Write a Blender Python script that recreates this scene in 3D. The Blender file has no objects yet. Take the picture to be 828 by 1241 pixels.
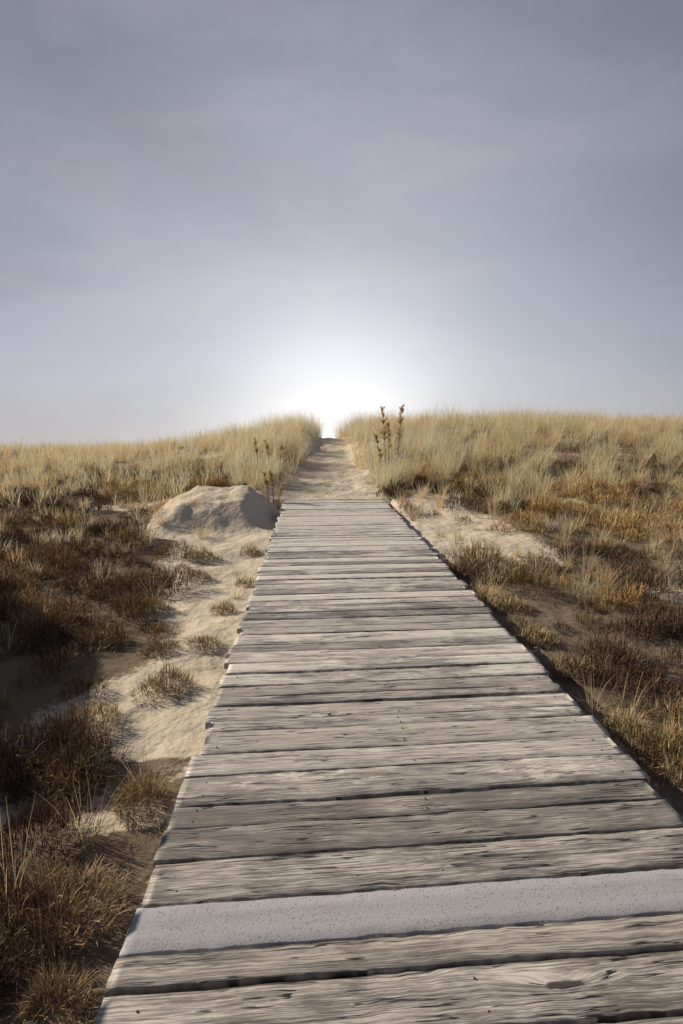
import bpy, math, numpy as np
from mathutils import Vector, Matrix
rng=np.random.default_rng(7)
S=bpy.context.scene
S.view_settings.view_transform='Standard'
S.view_settings.look='None'
S.view_settings.exposure=0
S.view_settings.gamma=1

SUN_AZ=-66.0   # degrees, negative = left of +Y
SUN_EL=30.0

# ---------------------------------------------------------------- helpers
def smooth(a,b,x):
    t=np.clip((x-a)/(b-a),0,1); return t*t*(3-2*t)
def _h(i,j,s):
    n=(i.astype(np.int64)*374761393+j.astype(np.int64)*668265263+s*982451653)&0x7fffffff
    n=((n^(n>>13))*1274126177)&0x7fffffff
    return ((n^(n>>16))&0xffff)/65535.0
def vn(x,y,s=0):
    x=np.asarray(x,float);y=np.asarray(y,float)
    i=np.floor(x);j=np.floor(y);u=x-i;v=y-j
    u=u*u*u*(u*(u*6-15)+10);v=v*v*v*(v*(v*6-15)+10)
    a=_h(i,j,s);b=_h(i+1,j,s);c=_h(i,j+1,s);d=_h(i+1,j+1,s)
    return (a*(1-u)+b*u)*(1-v)+(c*(1-u)+d*u)*v
def fbm(x,y,s=0,o=4):
    r=0;a=.5;t=0
    for k in range(o):
        r=r+a*vn(x*2**k+13.7*k,y*2**k-7.1*k,s+k);t+=a;a*=.5
    return r/t

def make_mesh(name,V,F,mat,attrs=None,smooth_shade=False):
    me=bpy.data.meshes.new(name)
    V=np.asarray(V,np.float32);F=np.asarray(F,np.int32)
    me.vertices.add(len(V));me.vertices.foreach_set('co',V.ravel())
    me.loops.add(F.size);me.loops.foreach_set('vertex_index',F.ravel())
    me.polygons.add(len(F))
    me.polygons.foreach_set('loop_start',np.arange(0,F.size,F.shape[1],dtype=np.int32))
    me.polygons.foreach_set('loop_total',np.full(len(F),F.shape[1],np.int32))
    me.update(calc_edges=True)
    if smooth_shade: me.polygons.foreach_set('use_smooth',np.ones(len(F),bool))
    for k,(typ,arr) in (attrs or {}).items():
        at=me.attributes.new(k,typ,'POINT')
        arr=np.asarray(arr,np.float32)
        if typ=='FLOAT_COLOR':
            arr=np.concatenate([arr,np.ones((len(arr),1),np.float32)],1);at.data.foreach_set('color',arr.ravel())
        elif typ=='FLOAT_VECTOR': at.data.foreach_set('vector',arr.ravel())
        else: at.data.foreach_set('value',arr.ravel())
    me.materials.append(mat)
    ob=bpy.data.objects.new(name,me);S.collection.objects.link(ob)
    return ob

class NT:
    def __init__(s,nt): s.nt=nt;nt.nodes.clear()
    def n(s,t,**kw):
        nd=s.nt.nodes.new(t)
        for k,v in kw.items():
            if k.startswith('i_'):
                key=k[2:]; key=int(key) if key.isdigit() else key
                s.set(nd.inputs[key],v)
            else: setattr(nd,k,v)
        return nd
    def set(s,inp,v):
        if isinstance(v,bpy.types.NodeSocket): s.nt.links.new(v,inp)
        else: inp.default_value=v
    def m(s,op,a,b=0.0,c=None,clamp=False):
        nd=s.nt.nodes.new('ShaderNodeMath');nd.operation=op;nd.use_clamp=clamp
        s.set(nd.inputs[0],a);s.set(nd.inputs[1],b)
        if c is not None: s.set(nd.inputs[2],c)
        return nd.outputs[0]
    def vm(s,op,a,b=None,out=0):
        nd=s.nt.nodes.new('ShaderNodeVectorMath');nd.operation=op
        s.set(nd.inputs[0],a)
        if b is not None: s.set(nd.inputs[1],b)
        return nd.outputs['Value' if op in('DOT_PRODUCT','LENGTH') else 'Vector']
    def mix(s,f,a,b,blend='MIX'):
        nd=s.nt.nodes.new('ShaderNodeMix');nd.data_type='RGBA';nd.blend_type=blend
        s.set(nd.inputs[0],f);s.set(nd.inputs[6],a);s.set(nd.inputs[7],b)
        return nd.outputs[2]
    def noise(s,vec,scale=1,detail=4,rough=.55,dist=0):
        nd=s.nt.nodes.new('ShaderNodeTexNoise')
        s.set(nd.inputs['Vector'],vec);s.set(nd.inputs['Scale'],scale);s.set(nd.inputs['Detail'],detail)
        s.set(nd.inputs['Roughness'],rough);s.set(nd.inputs['Distortion'],dist)
        return nd.outputs[0]
    def mr(s,v,a,b,c=0.,d=1.,interp='SMOOTHSTEP'):
        nd=s.nt.nodes.new('ShaderNodeMapRange');nd.interpolation_type=interp
        s.set(nd.inputs[0],v);s.set(nd.inputs[1],a);s.set(nd.inputs[2],b);s.set(nd.inputs[3],c);s.set(nd.inputs[4],d)
        return nd.outputs[0]
    def attr(s,name,out='Color'):
        nd=s.nt.nodes.new('ShaderNodeAttribute');nd.attribute_name=name;return nd.outputs[out]
def C(r,g,b): return (r,g,b,1)
def new_mat(name):
    m=bpy.data.materials.new(name);m.use_nodes=True;return m,NT(m.node_tree)

# ---------------------------------------------------------------- terrain
BX=0.445; HWB=0.985; SL=0.04; YEND=11.5
cx=[-60,-25,-12,-5,-2.4,-.6,.7,1.6,4,7.6,14,25,60]
cz=[.9,1.05,1.15,1.45,1.8,2.0,2.0,2.05,2.2,2.3,2.3,2.2,1.8]
def pathc(y): return BX+.25*smooth(12,22,y)+.10*np.sin((np.asarray(y,float)-11.5)*.8)*smooth(11.5,14,y)
def pathhw(y): return np.interp(y,[10,11.5,13,16,20,22,30],[1.05,1.0,.85,.6,.38,.32,.5])
def G(x,y):
    x=np.asarray(x,float);y=np.asarray(y,float)
    plane=SL*np.clip(y,-12,14)
    side=-.28+.12*smooth(-1,2,x)
    side=side*(1-.8*smooth(6.5,10.5,y))
    near=1-smooth(26,60,np.hypot(x,y))
    z=plane+side+near*(.16*(fbm(x*.55,y*.55,3)-.5)+.09*(fbm(x*1.9,y*1.9,9)-.5))
    s=smooth(9.5,21.5,y)
    Cx=np.interp(x,cx,cz)
    z=z*(1-s)+(Cx+.45*(fbm(x*.4,y*.4,21)-.5))*s
    my=smooth(8.6,9.2,y)*(1-smooth(10.2,12.5,y))
    mx=smooth(-2.9,-2.0,x)*(1-smooth(-1.15,-.6,x))
    z=z+.36*mx*my*(.55+.9*fbm(x*2.4,y*2.4,5))
    z=z+2.45*np.exp(-((x+4.0+.34*y)/1.2)**2)*smooth(-4,1,y)*(1-smooth(6.4,9.4,y))*(.75+.5*fbm(x*.7,y*.7,77))  # added ridge out of view at left, shaped to cast shade on the ground
    z=z+(-.6-z)*smooth(25,46,y)
    z=z+(-.3-z)*smooth(40,90,np.abs(x))
    pz=np.interp(y,[-20,10.2,11.3,13,16,19,22,26],[-.94,.27,.47,.64,1.02,1.43,1.80,1.7])
    pz=pz+.10*(fbm(x*3.4,y*2.6,31)-.5)*smooth(10.5,12,y)
    m=(1-smooth(0,.75,np.abs(x-pathc(y))-pathhw(y)))*smooth(10,11.5,y)*(1-smooth(25,32,y))
    z=z*(1-m)+pz*m
    under=(np.abs(x-BX)<HWB+.12)&(y<YEND-.3)
    z=np.where(under,np.minimum(z,plane-.13),z)
    return z
def axis(a,b,st,far):
    mid=np.arange(a,b,st);o=[];d=st;p=b
    while p<far: o.append(p);d*=1.18;p+=d
    o.append(far);l=[];d=st;p=a-st
    while p>-far: l.append(p);d*=1.18;p-=d
    l.append(-far)
    return np.array(l[::-1]+list(mid)+o)
xs=axis(-9,11,.06,3000);ys=axis(-1,25,.06,3000)
X,Y=np.meshgrid(xs,ys)
Z=G(X,Y)

def opensand(x,y):
    """bare sand right of the board's far end"""
    w=3.0+.9*(fbm(x*.8,y*.8,55)-.5)
    return smooth(6.2,7.4,y+.8*(fbm(x*1.2,y*1.2,56)-.5))*(1-smooth(w-.5,w+.5,x))*(1-smooth(10.6,12,y))*(x>BX)
def grass_d(x,y):
    st=11.3+2.6*(fbm(x*.5,y*.5,41)-.5)*2
    st=np.where(x<-2.5,st-1.0,st)
    d=smooth(st-1.4,st+2.2,y)
    off=np.abs(x-pathc(y))-pathhw(y)-.5*(fbm(x*1.7,y*1.7,46)-.5)
    d=d*np.where(y>10,smooth(.0,.55,off),1)
    inm=(x>-2.4)&(x<-.3)&(y<11.0)
    d=d*(.3+.7*smooth(.34,.5,fbm(x*.9,y*.9,44)))*(1-.9*opensand(x,y))
    return np.where(inm,0,d*(y<30))
def heath_d(x,y):
    nz=fbm(x*.75,y*.75,51)
    edge=-1.30+1.4*(fbm(y*.9,x*.5,52)-.5)
    L=smooth(edge+.15,edge-.35,x)*smooth(.34,.48,nz+.13)
    L=np.maximum(L,((x<-.62)&(y<3.0)&(x>-4))*smooth(.28,.40,fbm(x*1.5,y*1.5,53)+.03))
    R=smooth(1.46,1.55,x)*smooth(.34,.46,nz+.12+.06*smooth(2,4,x)+.08*(y<4))
    R=R*(1-.95*opensand(x,y))
    d=np.where(x<BX,L,R)
    d=d*(1-.6*smooth(12,14.5,y))
    inm=(x>-2.5)&(x<-.3)&(y>8.2)&(y<11.6)
    return np.where(inm,0,d)

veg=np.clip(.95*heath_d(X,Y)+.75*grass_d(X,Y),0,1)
m,t=new_mat('dune_sand')
pos=t.n('ShaderNodeNewGeometry').outputs['Position']
va=t.attr('veg','Fac')
n1=t.noise(pos,1.6,5,.6);n2=t.noise(pos,22,5,.65);n3=t.noise(pos,160,3,.7);n4=t.noise(pos,5,3,.5)
col=t.mix(n1,C(.56,.475,.37),C(.73,.645,.52))
col=t.mix(t.mr(n3,.35,.7),col,t.mix(.22,col,C(.25,.2,.15)))
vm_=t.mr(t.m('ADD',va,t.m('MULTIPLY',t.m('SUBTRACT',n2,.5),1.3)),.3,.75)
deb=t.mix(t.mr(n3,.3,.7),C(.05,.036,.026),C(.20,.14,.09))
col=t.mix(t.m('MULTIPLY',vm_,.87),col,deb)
hb=t.m('ADD',t.m('MULTIPLY',n4,.07),t.m('ADD',t.m('MULTIPLY',n2,.010),t.m('MULTIPLY',n3,.002)))
bp=t.n('ShaderNodeBump',i_Strength=.8,i_Distance=1.0,i_Height=hb)
bs=t.n('ShaderNodeBsdfDiffuse',i_Normal=bp.outputs[0])
t.set(bs.inputs[0],col)
t.set(t.n('ShaderNodeOutputMaterial').inputs[0],bs.outputs[0])
nx,ny=len(xs),len(ys)
idx=np.arange(nx*ny).reshape(ny,nx)
F=np.stack([idx[:-1,:-1],idx[:-1,1:],idx[1:,1:],idx[1:,:-1]],-1).reshape(-1,4)
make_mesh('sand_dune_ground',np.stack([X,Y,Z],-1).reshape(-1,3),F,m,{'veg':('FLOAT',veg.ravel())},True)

# ---------------------------------------------------------------- boardwalk
def wood_mat(name,fresh=False):
    m,t=new_mat(name)
    pc=t.attr('pc','Vector')
    rnd=t.attr('rnd','Vector')
    ev=t.attr('edge','Fac')
    sep=t.n('ShaderNodeSeparateXYZ',i_0=pc)
    u,v,w=sep.outputs
    rs=t.n('ShaderNodeSeparateXYZ',i_0=rnd).outputs
    def vec(a,b,k=1.):
        return t.n('ShaderNodeCombineXYZ',i_0=t.m('MULTIPLY',u,a),i_1=t.m('MULTIPLY',v,b),i_2=t.m('MULTIPLY',w,k)).outputs[0]
    if fresh:
        g1=t.noise(vec(3,70),1,3,.6)
        col=t.mix(g1,C(.37,.365,.385),C(.46,.45,.465))
        col=t.mix(t.mr(t.noise(vec(160,160),1,2),.58,.70),col,C(.19,.18,.18))
        col=t.mix(t.mr(t.noise(vec(2,12),1,4,.7),.5,.7,0,.35),col,C(.25,.22,.2))
        h=t.m('ADD',t.m('MULTIPLY',g1,.0008),t.m('MULTIPLY',t.noise(vec(150,150),1,2),.0012))
    else:
        vo=t.n('ShaderNodeTexVoronoi',feature='F1');t.set(vo.inputs['Vector'],vec(1.9,10.0,3.0));vo.inputs['Scale'].default_value=1.
        d=vo.outputs['Distance']
        keep=t.m('GREATER_THAN',t.n('ShaderNodeSeparateXYZ',i_0=vo.outputs['Color']).outputs[0],.80)
        infl=t.m('MULTIPLY',keep,t.mr(d,.0,.45,1,0))
        knot=t.m('MULTIPLY',keep,t.mr(t.m('ADD',d,t.m('MULTIPLY',t.noise(vec(30,60),1,2),.08)),.15,.20,1,0))
        v2=t.m('ADD',v,t.m('MULTIPLY',infl,.03))
        v2=t.m('ADD',v2,t.m('MULTIPLY',t.noise(vec(2.5,4),1,2),.012))
        def vec2(a,b):
            return t.n('ShaderNodeCombineXYZ',i_0=t.m('MULTIPLY',u,a),i_1=t.m('MULTIPLY',v2,b),i_2=w).outputs[0]
        g1=t.noise(vec2(3.0,150),1,4,.75,0)
        g2=t.noise(vec2(14,420),1,2,.6,0)
        gl=t.noise(vec2(3.6,170),1,2,.5,0)
        lines=t.mr(gl,.575,.61)
        g3=t.noise(vec2(.6,10),1,2,.5,.1)
        cath=t.mr(t.m('SINE',t.m('MULTIPLY',g3,150)),.55,.95)
        crk=t.noise(vec2(1.3,34),1,3,.6,0)
        crack=t.m('MULTIPLY',t.mr(t.m('ABSOLUTE',t.m('SUBTRACT',crk,.5)),.006,.014,1,0),t.mr(t.noise(vec(3.6,12),1,2),.48,.53))
        blot=t.noise(vec(3.0,11),1,6,.72)
        light=t.mix(rs[0],C(.52,.475,.415),C(.68,.635,.575))
        dark=t.mix(rs[1],C(.16,.142,.124),C(.26,.235,.21))
        f=t.m('ADD',t.m('MULTIPLY',g1,.9),t.m('MULTIPLY',g2,.6))
        f=t.m('ADD',f,t.m('MULTIPLY',t.m('SUBTRACT',blot,.5),1.05))
        f=t.m('ADD',f,t.m('MULTIPLY',t.m('SUBTRACT',rs[2],.5),.34))
        col=t.mix(t.mr(f,.50,.92),dark,light)
        col=t.mix(t.m('MULTIPLY',lines,.46),col,C(.07,.058,.05))
        col=t.mix(t.m('MULTIPLY',cath,.28),col,C(.10,.083,.07))
        col=t.mix(t.m('MULTIPLY',knot,.9),col,C(.035,.026,.02))
        col=t.mix(t.m('MULTIPLY',crack,.95),col,C(.012,.010,.009))
        en=t.noise(vec(9,3),1,4,.65)
        em=t.m('MULTIPLY',t.mr(ev,.0,.06,1,0),t.mr(en,.38,.6,.1,1))
        p=t.n('ShaderNodeNewGeometry').outputs['Position']
        py=t.n('ShaderNodeSeparateXYZ',i_0=p).outputs[1]
        sn=t.noise(vec(3.2,16),1,6,.78)
        sn2=t.noise(p,1.1,3,.6)
        amt=t.m('ADD',t.mr(py,1.0,9.0,-.20,.24,'LINEAR'),t.m('ADD',t.m('MULTIPLY',t.m('SUBTRACT',sn2,.5),.6),t.m('MULTIPLY',t.m('SUBTRACT',rs[1],.5),.32)))
        sand=t.mr(t.m('ADD',sn,amt),.50,.60)
        sand=t.m('MULTIPLY',sand,t.m('SUBTRACT',1,t.m('MULTIPLY',lines,.6)))
        col=t.mix(t.m('MULTIPLY',sand,.85),col,C(.80,.75,.66))
        col=t.mix(t.m('MULTIPLY',em,.7),col,C(.05,.042,.035))
        h=t.m('ADD',t.m('MULTIPLY',g1,.0014),t.m('MULTIPLY',g2,.0010))
        h=t.m('SUBTRACT',h,t.m('MULTIPLY',lines,.0012))
        h=t.m('SUBTRACT',h,t.m('MULTIPLY',cath,.0006))
        h=t.m('SUBTRACT',h,t.m('MULTIPLY',crack,.006))
        h=t.m('SUBTRACT',h,t.m('MULTIPLY',knot,.003))
    bp=t.n('ShaderNodeBump',i_Strength=.9,i_Distance=1.0,i_Height=h)
    bs=t.n('ShaderNodeBsdfPrincipled',i_Roughness=.46,i_Normal=bp.outputs[0])
    t.set(bs.inputs['Base Color'],col);bs.inputs['Specular IOR Level'].default_value=.5
    t.set(t.n('ShaderNodeOutputMaterial').inputs[0],bs.outputs[0])
    return m
wood=wood_mat('weathered_wood');fresh=wood_mat('pale_new_wood',True)
SK=.042
def plank(y0,y1,k,th=.04):
    r=np.random.default_rng(100+k)
    n=70
    L=HWB+r.uniform(-.026,.02);R=HWB+r.uniform(-.026,.022)
    us=np.linspace(-L,R,n)
    w=y1-y0;b=.003
    top=[(0,-b),(b,0),(w*.3,0.0),(w*.5,.0),(w*.7,0.0),(w-b,0),(w,-b),(w,-th+b),(w-b,-th),(b,-th),(0,-th+b)]
    cup=r.uniform(-.003,.002);tilt=r.uniform(-.013,.013);dz=r.uniform(-.005,.005);sk=r.uniform(-.006,.006)
    bow=r.uniform(-.005,.005)
    V=[];P=[];E=[]
    for i,uu in enumerate(us):
        e0=.008*(vn(uu*3+k*7.3,k*1.7,5)-.5)+.007*(vn(uu*22+k*3,k*2.7,6)-.5)
        e1=.008*(vn(uu*3+k*5.3,k*3.7,7)-.5)+.007*(vn(uu*22+k*9,k*1.3,8)-.5)
        for (v,z) in top:
            f=v/w
            vv=v+e0*(1-f)+e1*f
            zz=z+cup*(1-(2*f-1)**2)+tilt*(f-.5)*w*3+dz+bow*(uu/HWB)**2+.003*(vn(uu*2+k,f*2,9)-.5)
            yy=y0+vv+(SK+sk)*uu
            xx=BX+uu+ (0.006*(vn(v*90,k*3.3,3)-.5) if i in(0,n-1) else 0)
            V.append((xx,yy,SL*yy+zz))
            P.append((uu+k*3.17,v+k*1.37,k*.77));E.append(min(f,1-f))
    m_=len(top);F=[]
    for i in range(n-1):
        for j in range(m_):
            a=i*m_+j;b2=i*m_+(j+1)%m_
            F.append((a,b2,b2+m_,a+m_))
    for base,fl in((0,0),((n-1)*m_,1)):
        ids=[base+q for q in range(m_)]
        for q in range(1,m_-2,2):
            qd=(ids[0],ids[q],ids[q+1],ids[q+2])
            F.append(qd if fl else qd[::-1])
    return V,F,P,E
walk=bpy.data.objects.new('boardwalk',None);S.collection.objects.link(walk)
VV=[];FF=[];PP=[];RR=[];EE=[]
fixed=[(1.05,1.218),(1.230,1.396),(1.408,1.510),(1.521,1.683)]
dy=SK*HWB
pl=[]
y=1.04+dy
r=np.random.default_rng(5)
back=[]
while y>-1.6:
    w=r.uniform(.135,.185);back.append((y-w,y-.010));y-=w
pl+=back
pl+=[(a+dy,b+dy) for a,b in fixed]
y=1.694+dy
while y<YEND+.1:
    w=r.choice([.10,.14,.165,.175,.185])+r.uniform(-.006,.006);g=r.uniform(.005,.016)
    pl.append((y,y+w-g));y+=w
pl.sort()
nail=[]
for k,(a,b) in enumerate(pl):
    v,f,p,e=plank(a,b,k)
    isf=abs(a-(1.521+dy))<1e-6
    rr=r.uniform(0,1,3)
    if isf:
        make_mesh('pale_plank',v,f,fresh,{'pc':('FLOAT_VECTOR',p),'rnd':('FLOAT_VECTOR',np.tile(rr,(len(v),1)))}).parent=walk
    else:
        o=len(VV);VV+=v;PP+=p;EE+=e;RR+=[tuple(rr)]*len(v);FF+=[tuple(q+o for q in fc) for fc in f]
        for ux in(-HWB+.09,0.0,HWB-.09):
            for fr in(.25,.75):
                if r.random()<.7: nail.append((BX+ux+r.uniform(-.01,.01),a+(b-a)*fr+SK*ux+r.uniform(-.008,.008)))
make_mesh('planks',VV,FF,wood,{'pc':('FLOAT_VECTOR',PP),'rnd':('FLOAT_VECTOR',RR),'edge':('FLOAT',EE)}).parent=walk
VV=[];FF=[];PP=[]
for jx in(-HWB+.09,0,HWB-.09):
    for (ya,yb) in((-1.5,3.2),(3.21,7.4),(7.41,YEND)):
        o=len(VV)
        for yy in(ya,yb):
            for dx,dz in((-.022,-.049),(.022,-.049),(.022,-.19),(-.022,-.19)):
                VV.append((BX+jx+dx,yy,SL*yy+dz));PP.append((yy,dz+dx,jx))
        FF+=[(o,o+1,o+2,o+3),(o+7,o+6,o+5,o+4)]+[(o+i,o+4+i,o+4+(i+1)%4,o+(i+1)%4) for i in range(4)]
make_mesh('joists',VV,FF,wood,{'pc':('FLOAT_VECTOR',PP),'rnd':('FLOAT_VECTOR',np.full((len(VV),3),.3))}).parent=walk
mN,t=new_mat('rusty_nail')
bs=t.n('ShaderNodeBsdfPrincipled',i_Roughness=.6,i_Metallic=.6)
t.set(bs.inputs['Base Color'],t.mix(t.noise(t.n('ShaderNodeNewGeometry').outputs['Position'],300),C(.05,.03,.02),C(.14,.08,.05)))
t.set(t.n('ShaderNodeOutputMaterial').inputs[0],bs.outputs[0])
VV=[];FF=[]
for (xx,yy) in nail:
    o=len(VV);zt=SL*yy+.0022
    ring=[(xx+.0032*math.cos(q*math.pi/4),yy+.0032*math.sin(q*math.pi/4)) for q in range(8)]
    VV+=[(p[0],p[1],zt) for p in ring]+[(p[0],p[1],zt-.012) for p in ring]
    FF+=[(o,o+1,o+2,o+3),(o,o+3,o+4,o+7),(o+4,o+5,o+6,o+7)]
    FF+=[(o+q,o+8+q,o+8+(q+1)%8,o+(q+1)%8) for q in range(8)]
make_mesh('nails',VV,FF,mN).parent=walk

# ---------------------------------------------------------------- blades
def blades(base,az,lean,curv,L,W,col,segs=3,root=.55):
    N=len(base);t=np.linspace(0,1,segs+1)
    P=np.zeros((N,segs+1,3));P[:,0]=base
    for k in range(segs):
        th=lean+curv*((k+.5)/segs)
        st=L/segs
        P[:,k+1,0]=P[:,k,0]+st*np.sin(th)*np.cos(az)
        P[:,k+1,1]=P[:,k,1]+st*np.sin(th)*np.sin(az)
        P[:,k+1,2]=P[:,k,2]+st*np.cos(th)
    pa=az+np.pi/2+rng.uniform(-.9,.9,N)
    wd=np.stack([np.cos(pa),np.sin(pa),np.zeros(N)],-1)
    wt=np.clip(1-.85*t**1.5,.1,1)
    off=wd[:,None,:]*(W[:,None]*wt[None,:]*.5)[...,None]
    V=np.stack([P-off,P+off],2).reshape(N,-1,3)
    nv=(segs+1)*2
    f=np.array([[2*k,2*k+1,2*k+3,2*k+2] for k in range(segs)])
    F=(np.arange(N)[:,None,None]*nv+f[None]).reshape(-1,4)
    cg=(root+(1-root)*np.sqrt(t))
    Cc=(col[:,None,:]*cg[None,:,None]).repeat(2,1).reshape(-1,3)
    return V.reshape(-1,3),F,Cc
def merge(parts):
    Vs=[];Fs=[];Cs=[];o=0
    for v,f,c in parts:
        Vs.append(v);Fs.append(f+o);Cs.append(c);o+=len(v)
    return np.concatenate(Vs),np.concatenate(Fs),np.concatenate(Cs)
def leaf_mat(name,tr=.35):
    m,t=new_mat(name)
    c=t.attr('tint')
    d=t.n('ShaderNodeBsdfDiffuse');t.set(d.inputs[0],c)
    o=d.outputs[0]
    if tr>0:
        tl=t.n('ShaderNodeBsdfTranslucent');t.set(tl.inputs[0],c)
        a=t.n('ShaderNodeMixShader',i_0=tr);t.set(a.inputs[1],d.outputs[0]);t.set(a.inputs[2],tl.outputs[0]);o=a.outputs[0]
    t.set(t.n('ShaderNodeOutputMaterial').inputs[0],o)
    return m
grassM=leaf_mat('dry_grass_blades',.45);heathM=leaf_mat('heath_twigs',0)

def scatter(n,dfun,x0,x1,y0,y1,wedge=True):
    x=rng.uniform(x0,x1,n);y=rng.uniform(y0,y1,n)
    k=rng.random(n)<dfun(x,y)
    if wedge: k&=(x>-.62*y-1.6)&(x<.75*y+1.6)
    k&=~((np.abs(x-BX)<HWB+.06)&(y<YEND+.2))
    return x[k],y[k]
def tufts(x,y,nb,h,spread,wid,cols,lean=.25,curv=.9,lenj=.35,root=.5,segs=3):
    nb=np.asarray(nb,int);rep=np.repeat(np.arange(len(x)),nb);N=len(rep)
    rr=np.sqrt(rng.random(N))*np.asarray(spread)[rep];a=rng.uniform(0,2*np.pi,N)
    bx=x[rep]+rr*np.cos(a);by=y[rep]+rr*np.sin(a);bz=G(bx,by)-.015
    L=np.asarray(h)[rep]*(1-lenj*rng.random(N))
    az=a+rng.normal(0,.7,N)
    le=np.abs(rng.normal(0,lean,N));cu=np.abs(rng.normal(0,curv,N))
    c=cols[rep]*rng.uniform(.72,1.25,(N,1))*rng.uniform(.95,1.05,(N,3))
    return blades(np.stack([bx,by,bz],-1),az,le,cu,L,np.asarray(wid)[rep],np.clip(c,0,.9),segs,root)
def mixcol(n,a,b):
    f=rng.random((n,1));return np.array(a)*(1-f)+np.array(b)*f

parts=[]
x,y=scatter(6800,grass_d,-17,22,9,26)
n=len(x)
hh=.30+.48*fbm(x*.8,y*.8,61)+.42*rng.random(n)**2.5
hh=hh*np.interp(x,[-14,-6,-3,0,6,16],[.66,.72,1.0,1.22,1.1,.84])
hh=hh*(.7+.3*smooth(10,15,y))
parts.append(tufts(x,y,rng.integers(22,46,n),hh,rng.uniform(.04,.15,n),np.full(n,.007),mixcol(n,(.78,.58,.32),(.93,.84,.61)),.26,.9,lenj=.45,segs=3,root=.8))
def pe(x,y):
    off=np.abs(x-pathc(y))-pathhw(y);return ((off>.1)&(off<2.2)&(y>12.2)).astype(float)*.5*smooth(.4,.6,fbm(x*1.3,y*1.3,90))
x,y=scatter(2200,pe,-3,5,12,25);n=len(x)
parts.append(tufts(x,y,rng.integers(25,55,n),rng.uniform(.5,1.2,n),rng.uniform(.03,.10,n),np.full(n,.007),mixcol(n,(.84,.70,.45),(.9,.87,.72)),.24,.9,lenj=.45,root=.85))
def sp(x,y): return np.where(np.abs(x-BX)<1.1,0,.12+.88*smooth(.42,.56,fbm(x*.7,y*.7,71)))*(y<14)*np.where((x<-.2)&(x>-2.2)&(y>3)&(y<11.5),.12,1)*smooth(2,8,y)*(1-.8*opensand(x,y))
x,y=scatter(3400,sp,-10,13,2.0,14);n=len(x)
x=np.r_[x,1.62,1.7,1.55,1.72,1.95,2.2,-.78,-.95,-1.1];y=np.r_[y,5.2,5.35,5.0,2.95,2.8,2.6,2.6,2.3,2.0];n=len(x)
d=np.hypot(x,y)
parts.append(tufts(x,y,rng.integers(14,40,n),rng.uniform(.16,.46,n),rng.uniform(.02,.08,n),np.clip(.0018+.0005*d,0,.0065),mixcol(n,(.66,.48,.27),(.9,.80,.58)),.35,.9,root=.65))
x=np.array([1.55,1.68,1.8,1.5,1.95]);y=np.array([12.3,12.1,12.4,12.6,12.2])
parts.append(tufts(x,y,np.full(5,110),np.full(5,.75),np.full(5,.1),np.full(5,.007),mixcol(5,(.85,.75,.5),(.9,.86,.7)),.22,.6,root=.85))
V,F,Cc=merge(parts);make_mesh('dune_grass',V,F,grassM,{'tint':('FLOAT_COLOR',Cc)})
NG=len(F)

def heath(x,y,rad,hgt,col,dens=1.0):
    d=np.hypot(x,y)
    nb=(dens*np.clip(5600/np.maximum(d,1.8),120,2600)*(rad/.25)**1.5).astype(int)
    rep=np.repeat(np.arange(len(x)),nb);N=len(rep)
    a=rng.uniform(0,2*np.pi,N);q=np.sqrt(rng.random(N))
    lump=.65+.7*vn(a*1.3+rep*3.1,rep*1.7,88)
    R=rad[rep]*lump
    bx=x[rep]+R*q*.9*np.cos(a);by=y[rep]+R*q*.9*np.sin(a)
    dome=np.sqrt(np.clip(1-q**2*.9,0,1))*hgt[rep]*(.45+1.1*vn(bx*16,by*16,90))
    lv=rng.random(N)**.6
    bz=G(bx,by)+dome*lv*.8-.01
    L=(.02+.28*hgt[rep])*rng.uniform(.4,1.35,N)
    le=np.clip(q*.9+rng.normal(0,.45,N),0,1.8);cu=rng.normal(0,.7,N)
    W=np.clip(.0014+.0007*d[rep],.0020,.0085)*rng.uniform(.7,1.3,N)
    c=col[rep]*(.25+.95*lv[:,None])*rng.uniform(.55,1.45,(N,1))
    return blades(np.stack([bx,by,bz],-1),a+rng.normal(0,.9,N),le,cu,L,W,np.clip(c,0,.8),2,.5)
parts=[]
x,y=scatter(3700,heath_d,-9,13,.4,15);n=len(x)
k=~((x<BX)&(x>-.86)&(y<4)); x=x[k];y=y[k];n=len(x)
sc=.10+.22*rng.random(n)**1.5
f=fbm(x*.9,y*.9,81)[:,None];f=smooth(.36,.58,f)
dk=((x<-1.3)&(y<9)).astype(float)[:,None]*.5  # left clumps tinted darker, shadow put into their colour
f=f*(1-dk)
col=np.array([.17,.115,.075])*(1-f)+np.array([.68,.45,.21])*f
col=col*rng.uniform(.7,1.3,(n,1))
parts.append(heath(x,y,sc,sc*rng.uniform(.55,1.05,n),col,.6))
cl=[(-.98,3.75,.20,.15),(-.86,4.5,.13,.10),(-.84,5.4,.14,.1),(-1.55,5.5,.22,.13),(-.75,6.3,.13,.1),(-1.2,2.75,.2,.16),(-.8,2.55,.16,.14),(-1.75,4.6,.2,.12),(-1.9,6.4,.3,.15),(-1.4,7.3,.25,.13),(-.8,7.6,.15,.1),
(-.9,1.9,.2,.17),(-1.15,1.5,.25,.2),(-.85,1.25,.16,.13),(-1.5,2.1,.3,.2),(-.78,1.6,.12,.12),(-1.35,3.3,.22,.15),(-1.2,4.4,.15,.1),(-1.3,6.5,.18,.12),
(1.75,5.0,.16,.13),(1.74,3.6,.2,.16),(1.64,2.75,.15,.15),(1.85,2.5,.22,.2),(2.1,2.9,.25,.2),(1.7,4.2,.16,.14),(2.0,6.0,.25,.14)]
cl=np.array(cl)
parts.append(heath(cl[:,0],cl[:,1],cl[:,2],cl[:,3],np.tile([.62,.46,.27],(len(cl),1))*rng.uniform(.65,1.05,(len(cl),1)),1.1))
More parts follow.
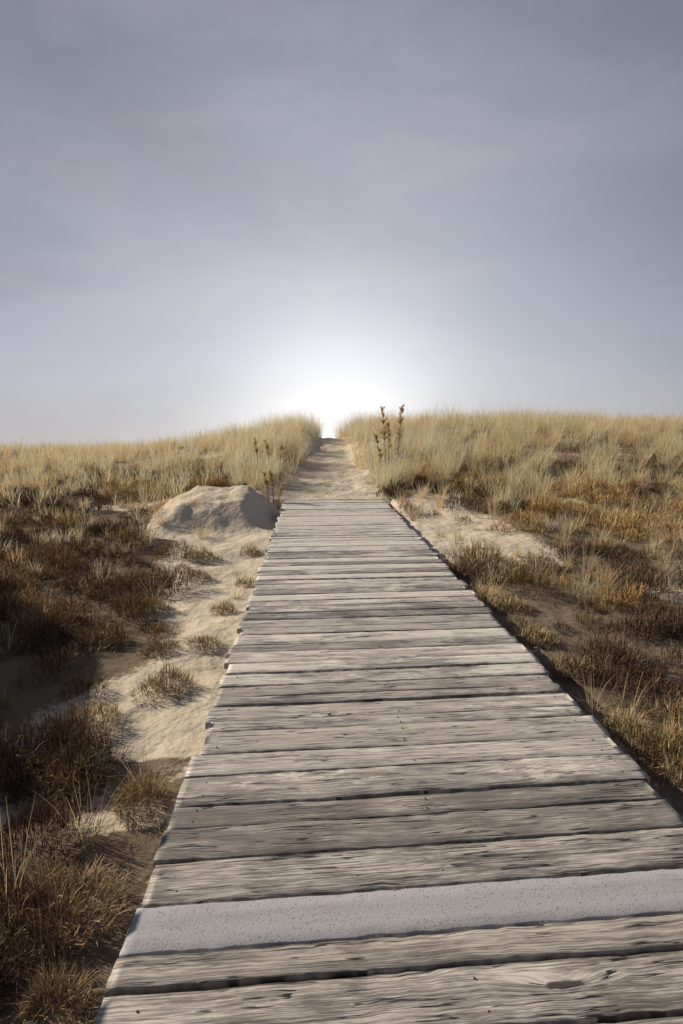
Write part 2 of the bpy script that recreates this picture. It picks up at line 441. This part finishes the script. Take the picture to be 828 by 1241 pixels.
V,F,Cc=merge(parts);make_mesh('beach_heather',V,F,heathM,{'tint':('FLOAT_COLOR',Cc)})
print('quads',NG,len(F))

def lt(x,y): return np.clip(.15+heath_d(x,y)+.5*grass_d(x,y),0,1)
x,y=scatter(26000,lt,-9,12,.5,16);n=len(x)
b=np.stack([x,y,G(x,y)+.004],-1)
V,F,Cc=blades(b,rng.uniform(0,6.28,n),rng.uniform(1.3,1.62,n),rng.normal(0,.15,n),rng.uniform(.03,.16,n),np.clip(.0015+.0005*np.hypot(x,y),0,.005),mixcol(n,(.2,.14,.09),(.5,.4,.26)),2,.9)
make_mesh('fallen_stems',V,F,heathM,{'tint':('FLOAT_COLOR',Cc)})

# ---------------------------------------------------------------- seed-head plants
def goldenrod(name,px,py,stalks):
    parts=[]
    for (dx,dy_,h,lean,az,hw) in stalks:
        x0=px+dx;y0=py+dy_;z0=float(G(x0,y0))-.02
        segs=8;P=[]
        for k in range(segs+1):
            tt=k/segs;th=lean*tt
            P.append(np.array([x0+h*tt*math.sin(th)*math.cos(az),y0+h*tt*math.sin(th)*math.sin(az),z0+h*tt]))
        P=np.array(P)
        V=[];F=[]
        for k in range(segs+1):
            rr=.008*(1-.6*k/segs)
            for q in range(4):V.append(P[k]+rr*np.array([math.cos(q*1.5708),math.sin(q*1.5708),0]))
        for k in range(segs):
            for q in range(4):F.append((k*4+q,k*4+(q+1)%4,k*4+4+(q+1)%4,k*4+4+q))
        parts.append((np.array(V),np.array(F),np.tile([.30,.20,.11],(len(V),1))))
        nb=int(26*h/1.2)+6;ts=1-.46*rng.random(nb)**1.1
        for tb in ts:
            M=rng.integers(22,42)
            bp_=np.array([np.interp(tb*segs,np.arange(segs+1),P[:,i]) for i in range(3)])
            a0=rng.uniform(0,6.28);ln=hw*rng.uniform(.5,1.35)*(1.15-.55*(tb-.64)/.36)
            s_=rng.random(M)
            pts=bp_+np.stack([np.cos(a0)*ln*s_*.8,np.sin(a0)*ln*s_*.8,ln*s_*.75],-1)+rng.normal(0,.006,(M,3))
            parts.append(blades(pts,rng.uniform(0,6.28,M),rng.uniform(.1,1.3,M),rng.normal(.2,.5,M),rng.uniform(.015,.05,M),np.full(M,.012),np.tile([.78,.60,.32],(M,1))*rng.uniform(.5,1.15,(M,1)),2,.8))
        M=50;tt=rng.uniform(.1,.65,M)
        idxp=np.stack([np.interp(tt*segs,np.arange(segs+1),P[:,i]) for i in range(3)],-1)
        parts.append(blades(idxp,rng.uniform(0,6.28,M),rng.uniform(.5,1.1,M),rng.uniform(.5,1.6,M),rng.uniform(.06,.13,M),np.full(M,.014),np.tile([.52,.37,.2],(M,1)),3,.8))
    V,F,Cc=merge(parts);make_mesh(name,V,F,grassM,{'tint':('FLOAT_COLOR',Cc)})
goldenrod('seaside_goldenrod',1.62,12.6,[(0,0,1.68,.05,3.0,.11),(.28,.15,1.6,.06,.4,.10),(.1,.3,1.3,.1,1.5,.08),(-.05,.2,1.1,.15,3.3,.07)])
goldenrod('seaside_goldenrod',-.72,10.9,[(0,0,.62,.12,3.0,.06),(.08,.1,.5,.2,.4,.05),(-.1,.1,.55,.2,2.8,.05)])
goldenrod('seaside_goldenrod',-.95,13.3,[(0,0,.8,.12,3.0,.06),(.2,.1,.75,.1,.4,.06),(-.3,.3,.8,.1,2.8,.06)])

# ---------------------------------------------------------------- world
W=bpy.data.worlds.new('World');S.world=W;W.use_nodes=True
t=NT(W.node_tree)
sky=t.n('ShaderNodeTexSky',sky_type='NISHITA',sun_disc=False,sun_elevation=math.radians(SUN_EL),sun_rotation=math.radians(SUN_AZ),air_density=1.0,dust_density=.4,ozone_density=2.0)
dirv=t.n('ShaderNodeTexCoord').outputs['Generated']
dz=t.n('ShaderNodeSeparateXYZ',i_0=dirv).outputs[2]
hs=t.n('ShaderNodeHueSaturation',i_Saturation=.72);t.set(hs.inputs['Color'],sky.outputs[0])
den=t.vm('ADD',t.vm('MULTIPLY',hs.outputs[0],(.17,.17,.15)),(1,1,1))
base=t.vm('MULTIPLY',t.vm('DIVIDE',hs.outputs[0],den),(.93,.93,1.03))
mp=t.n('ShaderNodeMapping',vector_type='POINT');t.set(mp.inputs[0],dirv);mp.inputs['Scale'].default_value=(1.2,1.2,3.4);mp.inputs['Rotation'].default_value=(0,.22,0)
cn=t.noise(mp.outputs[0],2.0,7,.56,.4)
dk=t.mr(t.noise(mp.outputs[0],1.0,4,.5,.3),.35,.65,.70,1.04)
base=t.vm('MULTIPLY',base,t.n('ShaderNodeCombineXYZ',i_0=dk,i_1=dk,i_2=dk).outputs[0])
cloud=t.mr(cn,.40,.72)
gd=Vector((.05,1,.03)).normalized()
dt=t.m('MAXIMUM',t.vm('DOT_PRODUCT',dirv,tuple(gd)),0)
glow=t.m('ADD',t.m('MULTIPLY',t.m('POWER',dt,5),.43),t.m('MULTIPLY',t.m('POWER',dt,60),.6))
glow=t.m('ADD',glow,t.m('MULTIPLY',t.m('POWER',t.m('SUBTRACT',1,t.m('ABSOLUTE',dz)),9),.10))
c1=t.mix(t.m('MULTIPLY',cloud,.30),base,C(3.5,3.3,3.6))
c2=t.mix(1.0,c1,t.mix(glow,C(0,0,0),C(8.,7.7,7.4)),'ADD')
bg=t.n('ShaderNodeBackground',i_Strength=.10);t.set(bg.inputs[0],c2)
t.set(t.n('ShaderNodeOutputWorld').inputs[0],bg.outputs[0])

sd=bpy.data.lights.new('sun','SUN');sd.energy=5;sd.angle=math.radians(.5);sd.color=(1,.88,.71)
so=bpy.data.objects.new('sun',sd);S.collection.objects.link(so)
az=math.radians(SUN_AZ);el=math.radians(SUN_EL)
tosun=Vector((math.sin(az)*math.cos(el),math.cos(az)*math.cos(el),math.sin(el)))
so.rotation_euler=tosun.to_track_quat('Z','Y').to_euler()

cd=bpy.data.cameras.new('camera');cd.sensor_fit='VERTICAL';cd.sensor_height=36;cd.sensor_width=24
cd.lens=700/1241*36;cd.clip_end=8000;cd.clip_start=.05
co=bpy.data.objects.new('camera',cd);S.collection.objects.link(co)
co.location=(0,0,1.5);co.rotation_euler=(math.radians(90-6.5),0,math.radians(-2.95))
S.camera=co
